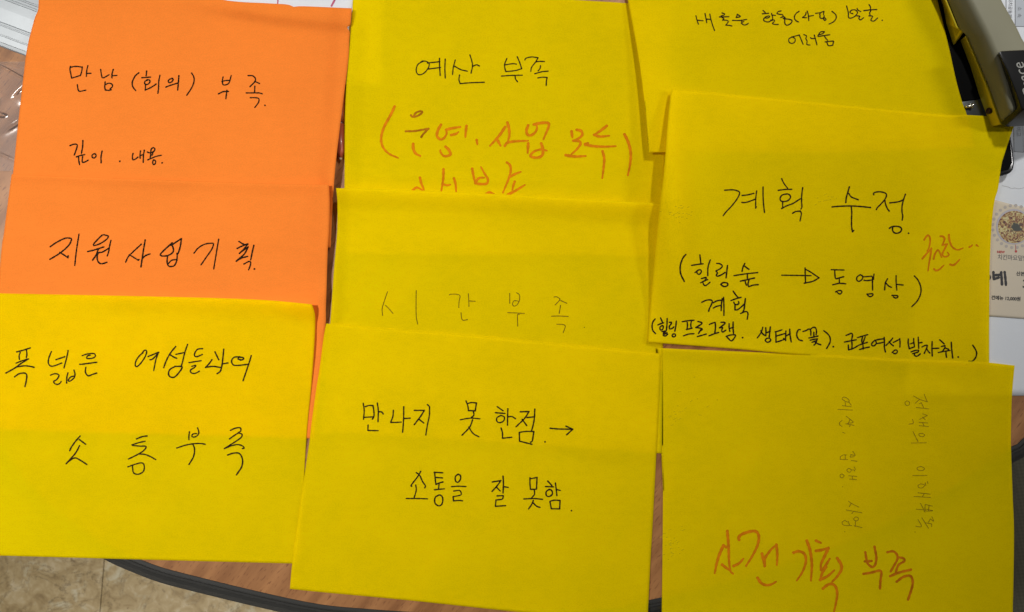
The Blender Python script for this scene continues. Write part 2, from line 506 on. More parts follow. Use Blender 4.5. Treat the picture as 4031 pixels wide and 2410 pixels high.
INK_OFF = 0.00009
def write(key, crop, width, words, mat, taper=False, name='handwritten_word', z=None, parent=None):
    """crop: (x0, y0, scale) of the enlargement the strokes were measured in; width in photograph pixels"""
    x0, y0, k = crop
    zf = SHEETS[key].z if z is None else z
    parent = SHEETS[key].obj if parent is None else parent
    rr = random.Random(len(words) * 7 + int(x0))
    for word in words:
        vs, fs = [], []; lift = 0.0
        for stroke in word.split(';'):
            stroke = stroke.strip()
            if not stroke: continue
            parts = stroke.split('/'); last = None; pts_all = []
            for part in parts:
                pts = [tuple(float(q) for q in t.split(',')) for t in part.split()]
                if last is not None: pts = [last] + pts
                last = pts[-1]
                pts = [(x0 + a * k, y0 + b * k) for a, b in pts]
                c = catmull(pts, 3.0) if len(pts) > 1 else [np.array(pts[0])]
                pts_all.append(c)
            for c in pts_all:
                n = len(c); w0 = width * 0.5 * rr.uniform(0.93, 1.07)
                dot = (n == 1)
                if dot: w0 *= 1.35
                ring = []
                def pt(p, o):
                    vs.append(onsheet(zf, p[0], p[1], INK_OFF + o)); return len(vs) - 1
                prev = None
                for i, p in enumerate(c):
                    if dot: break
                    a = c[max(0, i - 1)]; b = c[min(n - 1, i + 1)]
                    t = (b - a); t = t / (np.linalg.norm(t) + 1e-9); nn = np.array([-t[1], t[0]])
                    f = i / max(1, n - 1)
                    w = w0 * (1 + 0.09 * math.sin(i * 0.9 + x0 + w0) + 0.05 * math.sin(i * 2.3))
                    if taper: w *= 1.12 - 0.45 * f ** 2.2
                    lift += 2e-8
                    cur = (pt(p + nn * w, lift), pt(p - nn * w, lift))
                    if prev: fs.append((prev[0], prev[1], cur[1], cur[0]))
                    prev = cur
                    ring.append((p, t, w))
                ends = [(c[0], w0)] if dot else [(ring[0][0], ring[0][2]), (ring[-1][0], ring[-1][2])]
                for p, w in ends:
                    lift += 3e-7
                    ids = [pt(p + np.array([math.cos(q * math.pi / 5), math.sin(q * math.pi / 5)]) * w, lift) for q in range(10)]
                    fs.append(tuple(ids))
        me = mesh(name, vs, fs)
        bm = bmesh.new(); bm.from_mesh(me)
        for f in bm.faces:
            if f.normal.z < 0: f.normal_flip()
        bm.to_mesh(me); bm.free()
        link(name, me, mat, parent)

# ------------------------------------------------------------------ things under and around the cards
# aluminium profile, top left
M['alu'] = simple('brushed_aluminium', (0.36, 0.385, 0.40), 0.45, 0.35, noise=0.06, nscale=60, bump=0.05, bscale=400)
prof = [(184, 0.0), (183, 5.2), (178, 6.0), (166, 6.4), (164, 8.2), (141, 8.6), (140, 6.2), (134, 6.2), (133, 9.2), (101, 9.4),
        (100, 7.2), (95, 7.2), (94, 9.8), (88, 10.0), (84, 9.4), (30, 10.2), (-6, 10.4), (-8, 8.2), (-15, 8.2), (-17, 10.6),
        (-26, 10.6), (-28, 9.0), (-33, 9.0), (-35, 10.8), (-140, 10.8), (-141, 0)]
rings = []
for x in (-500, 330):
    rings.append([W(x, v + x * 0.374, zz * mm) for v, zz in prof])
rail = loft('aluminium_profile', rings, M['alu'], closed=True)
tag(rail, 'ridged silver aluminium profile lying at the upper left beside the orange sheet', 'metal profile')
H = np.where(inside(ptop([(-500, 190 - 187), (345, 190 + 129), (345, -171 + 123), (-500, -171 - 187)])), 0.0116, H)

# marker pen in the gap between orange sheet and yellow sheet
M['pen'] = simple('orange_pen_body', (0.36, 0.07, 0.03), 0.35, spec=0.5, coat=0.3)
M['pen_ring'] = simple('dark_pen_ring', (0.10, 0.02, 0.012), 0.4)
M['pen_tip'] = simple('pale_pen_tip', (0.5, 0.33, 0.2), 0.5)
pen = bpy.data.objects.new('pen', None); col.objects.link(pen)
tag(pen, 'orange pen whose pointed tip shows in the gap beside the upper orange sheet', 'pen')
def lathe(name, axis_a, axis_b, prof, mat, parent, n=20):
    """prof: (distance along axis in m, radius)"""
    a, b = Vector(axis_a), Vector(axis_b); d = (b - a).normalized()
    e = Vector((0, 0, 1)).cross(d).normalized(); f = d.cross(e)
    rings = [[a + d * t + (e * math.cos(q * 2 * math.pi / n) + f * math.sin(q * 2 * math.pi / n)) * r for q in range(n)] for t, r in prof]
    return loft(name, rings, mat, parent, smooth=True)
pa, pb = W(1340, 632, 2.2 * mm), W(1347, 100, 2.2 * mm)
lathe('pen_tip', pa, pb, [(0, .0002), (.0004, .0006), (.0016, .0012)], M['pen_tip'], pen)
lathe('pen_body', pa, pb, [(.0016, .0012), (.0050, .0022), (.0228, .0022)], M['pen'], pen)
lathe('pen_ring', pa, pb, [(.0227, .0019), (.0229, .0019), (.0244, .0019)], M['pen_ring'], pen)
lathe('pen_barrel', pa, pb, [(.0243, .00225), (.0290, .00225), (.085, .00225), (.13, .0022)], M['pen'], pen)
H = np.where(inside(ptop([(1327, 600), (1353, 600), (1362, -100), (1333, -100)])), 0.0046, H)

# ------------------------------------------------------------------ white sheets
sheet('whitetop', [(820, -160), (1520, -150)], [(1520, -150), (1500, 330)], [(810, 330), (1500, 330)], [(820, -160), (810, 330)],
      M['white'], 'white sheet with two pink pen strokes showing above the orange sheet', wav=0.0001, n=40)
write('whitetop', (900, 0, .3223), 5.2, ["608,-120 604,-30 599,42"], M['pink'], name='pink_line')
write('whitetop', (900, 0, .3223), 7.5, ["1345,-120 1305,-20 1257,72"], M['pink'], name='pink_line')
sheet('form', [(3700, -160), (4400, -150)], [(4400, -150), (4380, 1556)], [(3560, 1560), (4380, 1556)], [(3700, -160), (3560, 1560)],
      M['white'], 'white printed form with a table grid under the hole punch and the leaflet', wav=0.0001, n=60)

def flat(key, name, polys, mat, off=0.0001, parent=None):
    vs, fs = [], []
    for poly in polys:
        b = len(vs); vs += [onsheet(SHEETS[key].z, x, y, off) for x, y in poly]
        fs.append(tuple(range(b, b + len(poly))))
    me = mesh(name, vs, fs)
    bm = bmesh.new(); bm.from_mesh(me)
    for f in bm.faces:
        if f.normal.z < 0: f.normal_flip()
    bm.to_mesh(me); bm.free()
    return link(name, me, mat, SHEETS[key].obj if parent is None else parent)
def seg(x0, y0, x1, y1, w):
    d = np.array([x1 - x0, y1 - y0], float); d /= np.linalg.norm(d); n = np.array([-d[1], d[0]]) * w / 2
    return [(x0 + n[0], y0 + n[1]), (x1 + n[0], y1 + n[1]), (x1 - n[0], y1 - n[1]), (x0 - n[0], y0 - n[1])]
M['print'] = simple('black_print', (0.02, 0.02, 0.022), 0.6)
M['print_soft'] = simple('grey_print', (0.10, 0.10, 0.11), 0.6)
M['cell'] = simple('grey_cell_print', (0.42, 0.45, 0.49), 0.8)
flat('form', 'shaded_cell', [[(3996, -120), (4120, -120), (4120, 106), (3998, 104)]], M['cell'], 0.00006)
flat('form', 'shaded_cell', [[(3990, 480), (4028, 480), (4029, 598), (3992, 596)]], M['cell'], 0.00006)
flat('form', 'table_line', [seg(3960, -120, 3963, 420, 2), seg(3996, -120, 3998, 420, 2), seg(3960, 103, 4120, 107, 2),
                            seg(3989, 420, 3992, 598, 2), seg(4027, 420, 4029, 600, 2), seg(3990, 597, 4030, 600, 2)], M['print_soft'], 0.0001)
M['tear'] = simple('torn_paper_line', (0.35, 0.35, 0.36), 0.9)
write('form', (3600, 650, .7078), 1.6, ["488,115 520,122 540,130 560,128 580,132 620,124"], M['tear'], name='crease_line')

def text(key, s, px, py, size, deg, mat, name='printed_text', bold=0.0, z=None, parent=None, off=0.00012, sx=1.0, shear=0.0):
    """size in photograph pixels; (px,py) = left end of the base line; deg counter-clockwise"""
    cu = bpy.data.curves.new(name, 'FONT'); cu.body = s; cu.size = size * S; cu.offset = bold * S; cu.shear = shear
    tmp = bpy.data.objects.new(name, cu); col.objects.link(tmp)
    dg = bpy.context.evaluated_depsgraph_get()
    me = bpy.data.meshes.new_from_object(tmp.evaluated_get(dg))
    bpy.data.objects.remove(tmp); me.name = name
    a = math.radians(deg); c, sn = math.cos(a), math.sin(a)
    for v in me.vertices:
        x, y = v.co.x / S * sx, v.co.y / S
        X, Y = px + x * c - y * sn, py - (x * sn + y * c)
        if z is None: v.co = onsheet(SHEETS[key].z, X, Y, off)
        else: v.co = W(X, Y, z)
    me.materials.clear()
    return link(name, me, mat, parent if parent is not None else SHEETS[key].obj)
text('form', '소', 4007, 26, 19, -90, M['print_soft'])
text('form', '속', 4006, 53, 19, -90, M['print_soft'])
text('form', '자치공동체', 3972, -8, 18, -92, M['print_soft'], sx=0.95)
text('form', '비고', 4003, 500, 21, -91, M['print_soft'])

# ------------------------------------------------------------------ leaflet
M['cream'] = paper_mat('cream_leaflet_paper', (0.60, 0.53, 0.42), 4.0, 0.01, 0.015, trans=0.0)
sheet('leaf', [(3840, 768), (3916, 787), (4031, 816), (4300, 870)], [(4300, 870), (4290, 1270)], [(3820, 1239), (3894, 1245), (4031, 1255), (4290, 1270)],
      [(3840, 768), (3820, 1239)], M['cream'], 'cream takeaway leaflet with a round food picture sticking out on the right', gap=0.0004,
      name='leaflet', cat='leaflet', n=50, wav=0.0001)
def food_mat():
    m, nt, p = nmat('printed_food_picture')
    p.inputs['Roughness'].default_value = 0.5
    geo = nt.nodes.new('ShaderNodeNewGeometry')
    def noise(scale, detail, dist, off=0):
        mp = nt.nodes.new('ShaderNodeMapping'); mp.inputs['Location'].default_value = (off, off, 0)
        nt.links.new(geo.outputs['Position'], mp.inputs[0])
        n = nt.nodes.new('ShaderNodeTexNoise'); n.inputs['Scale'].default_value = scale
        n.inputs['Detail'].default_value = detail; n.inputs['Distortion'].default_value = dist
        nt.links.new(mp.outputs[0], n.inputs['Vector']); return n.outputs['Fac']
    r = nt.nodes.new('ShaderNodeValToRGB'); e = r.color_ramp.elements
    e[0].position = 0.36; e[0].color = (0.07, 0.022, 0.012, 1)
    e[1].position = 0.66; e[1].color = (0.55, 0.50, 0.28, 1)
    for q, c in ((0.45, (0.23, 0.07, 0.03, 1)), (0.52, (0.38, 0.26, 0.08, 1)), (0.58, (0.46, 0.38, 0.15, 1))):
        x = e.new(q); x.color = c
    nt.links.new(noise(430, 4, 2.0), r.inputs[0])
    # dark garnish at the middle
    sub = nt.nodes.new('ShaderNodeVectorMath'); sub.operation = 'DISTANCE'
    c0 = W(3996, 895, 0); sub.inputs[1].default_value = (c0.x, c0.y, 0.0008)
    nt.links.new(geo.outputs['Position'], sub.inputs[0])
    add = nt.nodes.new('ShaderNodeMath'); add.operation = 'MULTIPLY_ADD'
    nt.links.new(noise(500, 3, 0, 3), add.inputs[0]); add.inputs[1].default_value = 0.008
    nt.links.new(sub.outputs['Value'], add.inputs[2])
    g = nt.nodes.new('ShaderNodeMapRange'); g.inputs[1].default_value = 0.0068; g.inputs[2].default_value = 0.0082
    g.inputs[3].default_value = 1; g.inputs[4].default_value = 0
    nt.links.new(add.outputs[0], g.inputs[0])
    mx = nt.nodes.new('ShaderNodeMix'); mx.data_type = 'RGBA'; mx.inputs[7].default_value = (0.03, 0.035, 0.025, 1)
    nt.links.new(g.outputs[0], mx.inputs[0]); nt.links.new(r.outputs[0], mx.inputs[6])
    nt.links.new(mx.outputs[2], p.inputs['Base Color'])
    return m
M['food'] = food_mat()
M['rim'] = simple('printed_plate_rim', (0.40, 0.38, 0.42), 0.5)
M['dots'] = simple('printed_grey_dots', (0.40, 0.36, 0.33), 0.6)
M['red'] = simple('red_print', (0.45, 0.04, 0.04), 0.6)
def disc(cx, cy, r, n=28): return [(cx + r * math.cos(t * 2 * math.pi / n), cy + r * math.sin(t * 2 * math.pi / n)) for t in range(n)]
flat('leaf', 'printed_dots', [disc(3991 + 83 * math.cos(t * 2 * math.pi / 24 + .1), 892 + 83 * math.sin(t * 2 * math.pi / 24 + .1), 6.3, 10) for t in range(24)], M['dots'], 0.00008)
flat('leaf', 'printed_plate', [disc(3991, 893, 70)], M['rim'], 0.00012)
flat('leaf', 'printed_food', [disc(3992, 894, 64)], M['food'], 0.00016)
flat('leaf', 'printed_pointer', [seg(3998, 963, 3999, 990, 1.8), disc(3999.5, 990, 5, 12)], M['red'], 0.0001)
text('leaf', 'NEW', 3925, 996, 13, -2, M['red'], bold=0.5)
text('leaf', '치킨마요덮밥', 3926, 1020, 23.5, -3, M['print_soft'], sx=0.93)
text('leaf', '산본', 4000, 1084, 19, -3, M['print'], bold=0.4)
text('leaf', '3', 4024, 1132, 44, -3, M['print'], bold=1.0)
text('leaf', '전메뉴 12,000원', 3902, 1178, 18, -3, M['print'], bold=0.5, sx=0.97)
write('leaf', (3880, 780, .3233), 10.5, ["95,903 98,960 102,985 / 125,980 158,968; 125,938 175,934; 190,905 194,960 200,1050; 232,902 240,970 248,1058; 30,930 52,960 45,980"],
      M['print'], name='printed_syllable')

# ------------------------------------------------------------------ plastic bag at the left
def film_mat():
    m, nt, p = nmat('clear_plastic_film')
    out = nt.nodes['Material Output']
    tr = nt.nodes.new('ShaderNodeBsdfTransparent'); tr.inputs[0].default_value = (0.93, 0.93, 0.93, 1)
    gl = nt.nodes.new('ShaderNodeBsdfGlossy'); gl.inputs['Roughness'].default_value = 0.16
    gl.inputs['Color'].default_value = (1, 0.97, 0.95, 1)
    fr = nt.nodes.new('ShaderNodeFresnel'); fr.inputs[0].default_value = 1.5
    mx = nt.nodes.new('ShaderNodeMixShader')
    df = nt.nodes.new('ShaderNodeBsdfDiffuse'); df.inputs[0].default_value = (0.8, 0.76, 0.74, 1)
    hz = nt.nodes.new('ShaderNodeMixShader'); hz.inputs[0].default_value = 0.09
    nt.links.new(tr.outputs[0], hz.inputs[1]); nt.links.new(df.outputs[0], hz.inputs[2])
    nt.links.new(fr.outputs[0], mx.inputs[0]); nt.links.new(hz.outputs[0], mx.inputs[1]); nt.links.new(gl.outputs[0], mx.inputs[2])
    nt.links.new(mx.outputs[0], out.inputs['Surface'])
    return m
M['film'] = film_mat()
def bag():
    nu, nv = 110, 150; vs = []; fs = []
    r = random.Random(5)
    folds = []
    for _ in range(20):
        folds.append((r.uniform(-80, 120), r.uniform(330, 540), r.uniform(0, math.pi), r.uniform(20, 60), r.uniform(7, 18), r.uniform(0.6, 2.2) * r.choice((1, -0.7))))
    folds += [(45, 285, math.radians(28), 130, 3.5, 1.3), (20, 250, math.radians(14), 120, 4, 0.9), (10, 610, math.radians(25), 60, 4, 1.0)]
    for j in range(nv):
        for i in range(nu):
            px = -110 + 270 * i / (nu - 1); py = 243 + 430 * j / (nv - 1)
            px2 = px + 4 * math.sin(py * .031) ; h = 0.9
            for (fx, fy, a, L, w, amp) in folds:
                dx, dy = px - fx, py - fy
                s, t = dx * math.cos(a) + dy * math.sin(a), -dx * math.sin(a) + dy * math.cos(a)
                if abs(s) < 2.5 * L and abs(t) < 5 * w:
                    h += amp * math.exp(-(s / L) ** 2) * math.exp(-abs(t / w) ** 1.3)
            h = max(0.25, h) * mm
            lim = bil(H, *tuple(W(px2, py, 0))[:2])
            if lim > 0.006: h = min(h, 0.002)
            vs.append(W(px2, py, h))
    for j in range(nv - 1):
        for i in range(nu - 1):
            a = j * nu + i; fs.append((a, a + nu, a + nu + 1, a + 1))
    me = mesh('plastic_bag', vs, fs, True)
    o = link('plastic_bag', me, M['film'])
    tag(o, 'crumpled clear plastic bag on the wood at the left beside the orange sheet', 'plastic bag')
bag()

# ------------------------------------------------------------------ hole punch
M['black_plastic'] = simple('glossy_black_plastic', (0.012, 0.012, 0.012), 0.22, spec=0.4)
M['black_matt'] = simple('black_interior', (0.004, 0.004, 0.004), 0.8, spec=0.05)
M['khaki'] = simple('khaki_enamel', (0.215, 0.205, 0.135), 0.42, spec=0.4, noise=0.02, nscale=90)
M['chrome'] = simple('polished_steel', (0.85, 0.80, 0.62), 0.16, 1.0)
M['plate'] = simple('steel_painted_yellow_reflection', (0.60, 0.47, 0.015), 0.28, 0.35)  # base colour stands in for yellow paper mirrored in the steel
M['steel'] = simple('dark_steel_plate', (0.10, 0.11, 0.11), 0.3, 0.8)
M['brown'] = simple('dark_hole', (0.05, 0.012, 0.004), 0.4)
M['letters'] = simple('raised_grey_letters', (0.26, 0.26, 0.235), 0.5)
punch = bpy.data.objects.new('hole_punch', None); col.objects.link(punch)
punch.location = W(3900, 250, 0)
def adopt(o):
    o.parent = punch; o.matrix_parent_inverse = Matrix.Translation(-punch.location); return o
tag(punch, 'khaki hole punch with glossy black grip at the upper right corner', 'hole punch')
base_poly = [(3500, -90), (3890, -90), (3950, 300), (3975, 500), (3984, 545), (3992, 590), (3997, 640), (3993, 668), (3978, 684), (3938, 694), (3840, 690), (3745, 560), (3640, 250)]
adopt(prism('base', base_poly, 0.0004, 0.0075, M['black_plastic'], bev=0.0018))
ins = [(3520, -90), (3880, -90), (3940, 300), (3965, 500), (3978, 560), (3986, 640), (3972, 668), (3935, 676), (3850, 672), (3760, 555), (3655, 250)]
adopt(prism('base_tray', ins, 0.0070, 0.0082, M['black_matt'], bev=0.0005))
adopt(prism('housing', [(3650, -90), (3692, -90), (3718, 92), (3750, 178), (3782, 170), (3818, 270), (3852, 385), (3854, 392), (3780, 398), (3715, 200)], 0.008, 0.0108, M['black_matt'], bev=0.0005))
adopt(prism('die_plate', [(3770, 402), (3860, 391), (3888, 470), (3900, 500), (3806, 500)], 0.008, 0.0105, M['steel'], bev=0.0004))
a = W(3800, 420, 12.0 * mm); b = W(3828, 416, 12.0 * mm)
adopt(lathe('pin', a, b, [(0, .0006), (.0002, .0010), (.0035, .0010), (.0037, .0016), (.0044, .0016), (.0046, .001)], M['chrome'], None, 12))
# upright steel side plate, reflection of the yellow cards painted into its colour
def strip(name, lo, zl, hi, zh, mat, t=0.0012):
    """upright plate between a lower pixel line and an upper pixel line"""
    L = [W(x, y, zl) for x, y in lo]; U = [W(x, y, zh) for x, y in hi]
    rings = [[l, u, u + Vector((t, t * .3, 0)), l + Vector((t, t * .3, 0))] for l, u in zip(L, U)]
    return adopt(loft(name, rings, mat, bev=0.0003))
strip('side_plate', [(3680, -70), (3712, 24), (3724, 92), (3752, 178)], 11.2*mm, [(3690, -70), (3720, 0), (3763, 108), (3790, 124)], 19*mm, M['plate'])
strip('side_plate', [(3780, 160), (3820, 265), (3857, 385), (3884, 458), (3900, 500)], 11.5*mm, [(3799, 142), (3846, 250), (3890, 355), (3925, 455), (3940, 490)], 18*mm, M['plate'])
adopt(prism('rivet', disc(3893, 437, 1, 12), 0.0, 0.001, M['brown']))
bpy.data.objects.remove(bpy.data.objects['rivet'])
a = W(3893, 437, 14.5 * mm); 
adopt(lathe('rivet', a + Vector((.0012, 0, -.0003)), a + Vector((-.003, 0, .0004)), [(0, .0019), (.0019, .0019), (.0022, .0014)], M['brown'], None, 16))
# lever: side face, rounded ridge, top face
secs = [((3697, -70), (3782, -70), (3918, -70)), ((3722, 5), (3822, 8), (3953, 8)), ((3765, 112), (3876, 112), (4008, 105)),
        ((3798, 145), (3892, 146), (4028, 148)), ((3840, 240), (3934, 246), (4075, 225)), ((3883, 340), (3961, 343), (4110, 320)), ((3937, 487), (3978, 436), (4150, 430))]
rings = []
for (l, r, t) in secs:
    Lb = W(*l, 18.5*mm); R = W(*r, 30*mm); Tt = W(*t, 29.5*mm)
    Tb = Vector((Tt.x + .001, Tt.y, 18.5*mm))
    rings.append([Lb, R, Tt, Tb])
adopt(loft('lever', rings, M['khaki'], bev=0.0024))
topr = [(3930, 208), (3966, 283), (4000, 365), (4018, 413), (4023, 424), (4030, 431), (4150, 436), (4140, 192), (3942, 202)]
botr = [(3923, 214), (3950, 305), (3979, 403), (3981, 437), (3936, 487), (3950, 502), (4165, 492), (4145, 190), (3938, 201)]
rb = [W(x, y, z * mm) for (x, y), z in zip(botr, (27, 27, 27, 26, 19, 19, 20, 27, 27))]
rt = [W(x, y, 34.5 * mm) for x, y in topr]
adopt(loft('grip', [rb, rt], M['black_plastic'], bev=0.0016))
txt = text('form', 'Peace', 4075, 370, 62, 111, M['letters'], name='raised_letters', z=34.72 * mm, bold=0.1, parent=punch, shear=0.25, sx=0.95)
txt.matrix_parent_inverse = Matrix.Translation(-punch.location)
H = np.where(inside(ptop([(3640, -90), (3870, -90), (3960, 450), (3978, 660), (3930, 680), (3850, 660), (3770, 540), (3690, 250)])), 0.0100, H)

# ------------------------------------------------------------------ the nine cards
GRP = 'handwritten cards laid out on the table'
sheet('o1', [(150, -70), (700, -35), (900, 3), (1050, 13), (1130, 18), (1160, 28), (1190, 25), (1385, 33)],
      [(1385, 33), (1382, 70), (1379, 98), (1366, 107), (1370, 116), (1377, 127), (1375, 156), (1371, 240), (1352, 391), (1326, 604), (1314, 735), (1307, 857), (1302, 975)],
      [(18, 940), (1302, 975)], [(150, -70), (151, 30), (137, 70), (118, 140), (107, 190), (97, 260), (72, 480), (50, 690), (18, 940)],
      M['orange'], 'orange sheet at top left with crumpled top edge and two lines of handwriting', group=GRP,
      lifts=[(600, 20, 500, 40, .0008, -3)],
      relief=lambda X, Y: ramp(X, Y, (960, 48), (1372, 112), 38, 3.2, True, 260) - ramp(X, Y, (1120, 34), (1385, 40), 40, 1.2)
        + ramp(X, Y, (1384, 60), (1316, 720), 75, 3.2) + ramp(X, Y, (1316, 720), (1303, 975), 60, 2.2), n=120)
sheet('o2', [(46, 686), (300, 696), (700, 710), (1050, 722), (1295, 728)],
      [(1295, 728), (1298, 806), (1295, 914), (1290, 990), (1286, 1122), (1283, 1216), (1281, 1290), (1262, 1500), (1240, 1727)],
      [(-50, 1690), (1240, 1727)], [(46, 686), (37, 751), (16, 913), (0, 1048), (-50, 1690)],
      M['orange'], 'lower orange sheet with one large handwritten line under the other orange sheet', group=GRP,
      lifts=[(1265, 1170, 60, 30, .0012, 40), (700, 725, 500, 26, .0002, -2)],
      relief=lambda X, Y: ramp(X, Y, (1297, 760), (1283, 1230), 90, 3.6) + ramp(X, Y, (46, 686), (1295, 728), 42, 1.3), n=110)
sheet('y4', [(1389, -45), (1900, -28), (2269, 0), (2400, 8), (2471, 13), (2640, 24)], [(2640, 24), (2625, 500), (2600, 1010)],
      [(1352, 1000), (2600, 1010)], [(1389, -45), (1389, 0), (1384, 80), (1378, 160), (1371, 255), (1364, 330), (1359, 425), (1357, 519), (1356, 700), (1352, 1000)],
      M['yellow'], 'yellow sheet at top centre with black heading and orange marker lines', group=GRP,
      lifts=[(1400, 100, 40, 80, .0010, 20), (1700, 640, 420, 70, -.0006, 0), (1750, 700, 500, 22, .0008, -2)],
      relief=lambda X, Y: ramp(X, Y, (1388, 120), (1356, 760), 70, 3.0), n=110)
sheet('y6', [(1323, 741), (1450, 743), (1893, 761), (2450, 793), (2625, 802)], [(2625, 802), (2612, 1200), (2609, 1426), (2606, 1786)],
      [(1262, 1700), (2000, 1745), (2606, 1786)], [(1323, 741), (1328, 800), (1327, 914), (1316, 1041), (1307, 1169), (1300, 1268), (1262, 1700)],
      M['yellow_b'], 'yellow sheet in the centre with faint pencil writing', group=GRP, gap=.0006,
      lifts=[(1700, 860, 500, 24, .0005, -2)],
      relief=lambda X, Y: ramp(X, Y, (1323, 741), (2615, 801), 95, 4.6) + ramp(X, Y, (1326, 741), (1303, 1250), 55, 3.4), n=110)
# ink on y4 is added later, after its own height field is known
sheet('y5', [(2450, -110), (3660, -120)], [(3660, -120), (3690, 0), (3713, 94), (3739, 203), (3765, 321), (3789, 406), (3806, 452), (3835, 580)],
      [(2557, 603), (2620, 600), (3300, 600), (3835, 580)], [(2450, -110), (2471, 0), (2492, 110), (2515, 236), (2532, 358), (2546, 481), (2557, 603)],
      M['yellow'], 'yellow sheet at top right with two small handwritten lines, tucked into the punch', group=GRP, k=0.045,
      lifts=[(2560, 500, 110, 300, .0050, 6), (2520, 150, 90, 200, .0016, 6), (2990, 560, 460, 110, .0022, 0), (3700, 250, 45, 320, .0014, 16)], n=110)
sheet('y7', [(2644, 351), (2800, 366), (3200, 404), (3673, 450), (3806, 453), (3885, 457.5), (3918, 461), (3995, 470)],
      [(3995, 470), (3990, 500), (3977, 538), (3954, 608), (3942, 650), (3929, 742), (3915, 792), (3904, 884), (3898, 1000), (3896, 1075), (3894, 1287), (3894, 1455)],
      [(2551, 1349), (2609, 1352), (2909, 1375), (3109, 1393), (3894, 1455)],
      [(2644, 351), (2638, 391), (2629, 480), (2620, 600), (2611, 700), (2598, 805), (2579, 1005), (2560, 1220), (2551, 1349)],
      M['yellow_b'], 'yellow sheet at right with many handwritten lines and a hand-drawn arrow', group=GRP, k=0.07,
      lifts=[(2620, 760, 90, 430, .0100, 5), (2740, 1000, 300, 300, .0015, 0), (3920, 540, 30, 90, -.0014, -14), (2640, 420, 60, 90, .001, 0)],
      relief=lambda X, Y: ramp(X, Y, (2600, 1353), (3060, 1390), 60, 2.0), n=120)
sheet('y3', [(-70, 1152), (0, 1155), (300, 1161), (800, 1172), (1050, 1182), (1227, 1198)],
      [(1227, 1198), (1236, 1222), (1241, 1258), (1237, 1360), (1225, 1522), (1214, 1632), (1206, 1728), (1196, 1900), (1181, 2220)],
      [(-95, 2185), (0, 2188), (800, 2210), (1150, 2219), (1181, 2220)], [(-70, 1152), (-95, 2185)],
      M['yellow'], 'yellow sheet at bottom left with two large handwritten lines', group=GRP,
      lifts=[(1230, 1190, 120, 60, .0035, -10), (1230, 1350, 30, 160, .0014, 2)],
      relief=lambda X, Y: ramp(X, Y, (500, 1165), (1227, 1196), 75, 2.6, False, 300), n=110)
sheet('y9', [(1284, 1274), (1350, 1278), (1450, 1289), (1812, 1317), (2100, 1345), (2350, 1368), (2601, 1393)],
      [(2601, 1393), (2593, 1605), (2584, 1788), (2570, 2055), (2560, 2226), (2551, 2410), (2549, 2456)],
      [(1141, 2319), (1277, 2333), (1600, 2363), (2045, 2410), (2549, 2456)],
      [(1284, 1274), (1273, 1334), (1260, 1435), (1243, 1544), (1225, 1675), (1219, 1728), (1194, 1903), (1175, 2040), (1150, 2219), (1141, 2319)],
      M['yellow_b'], 'yellow sheet at bottom centre ending in a small arrow after the first line', group=GRP,
      lifts=[(1900, 1330, 700, 30, .0003, -5), (1150, 2290, 40, 200, .0006, 8)], n=110)
sheet('y8', [(2609, 1370), (2609.5, 1371), (3109, 1393), (3300, 1401), (3525, 1413), (3841, 1424), (3994, 1439)],
      [(3994, 1439), (3984, 1557), (3980, 1708), (3981, 1793), (3987, 1958), (3992, 2101), (3989, 2315), (3986, 2440)],
      [(2604, 2440), (3986, 2440)], [(2609, 1370), (2610, 1900), (2605, 2410), (2604, 2440)],
      M['yellow'], 'yellow sheet at bottom right with sideways pencil notes and big orange writing', group=GRP,
      lifts=[(3990, 1900, 60, 300, .0012, 0)],
      relief=lambda X, Y: ramp(X, Y, (2640, 1371), (3000, 1388), 60, 1.6), n=110)

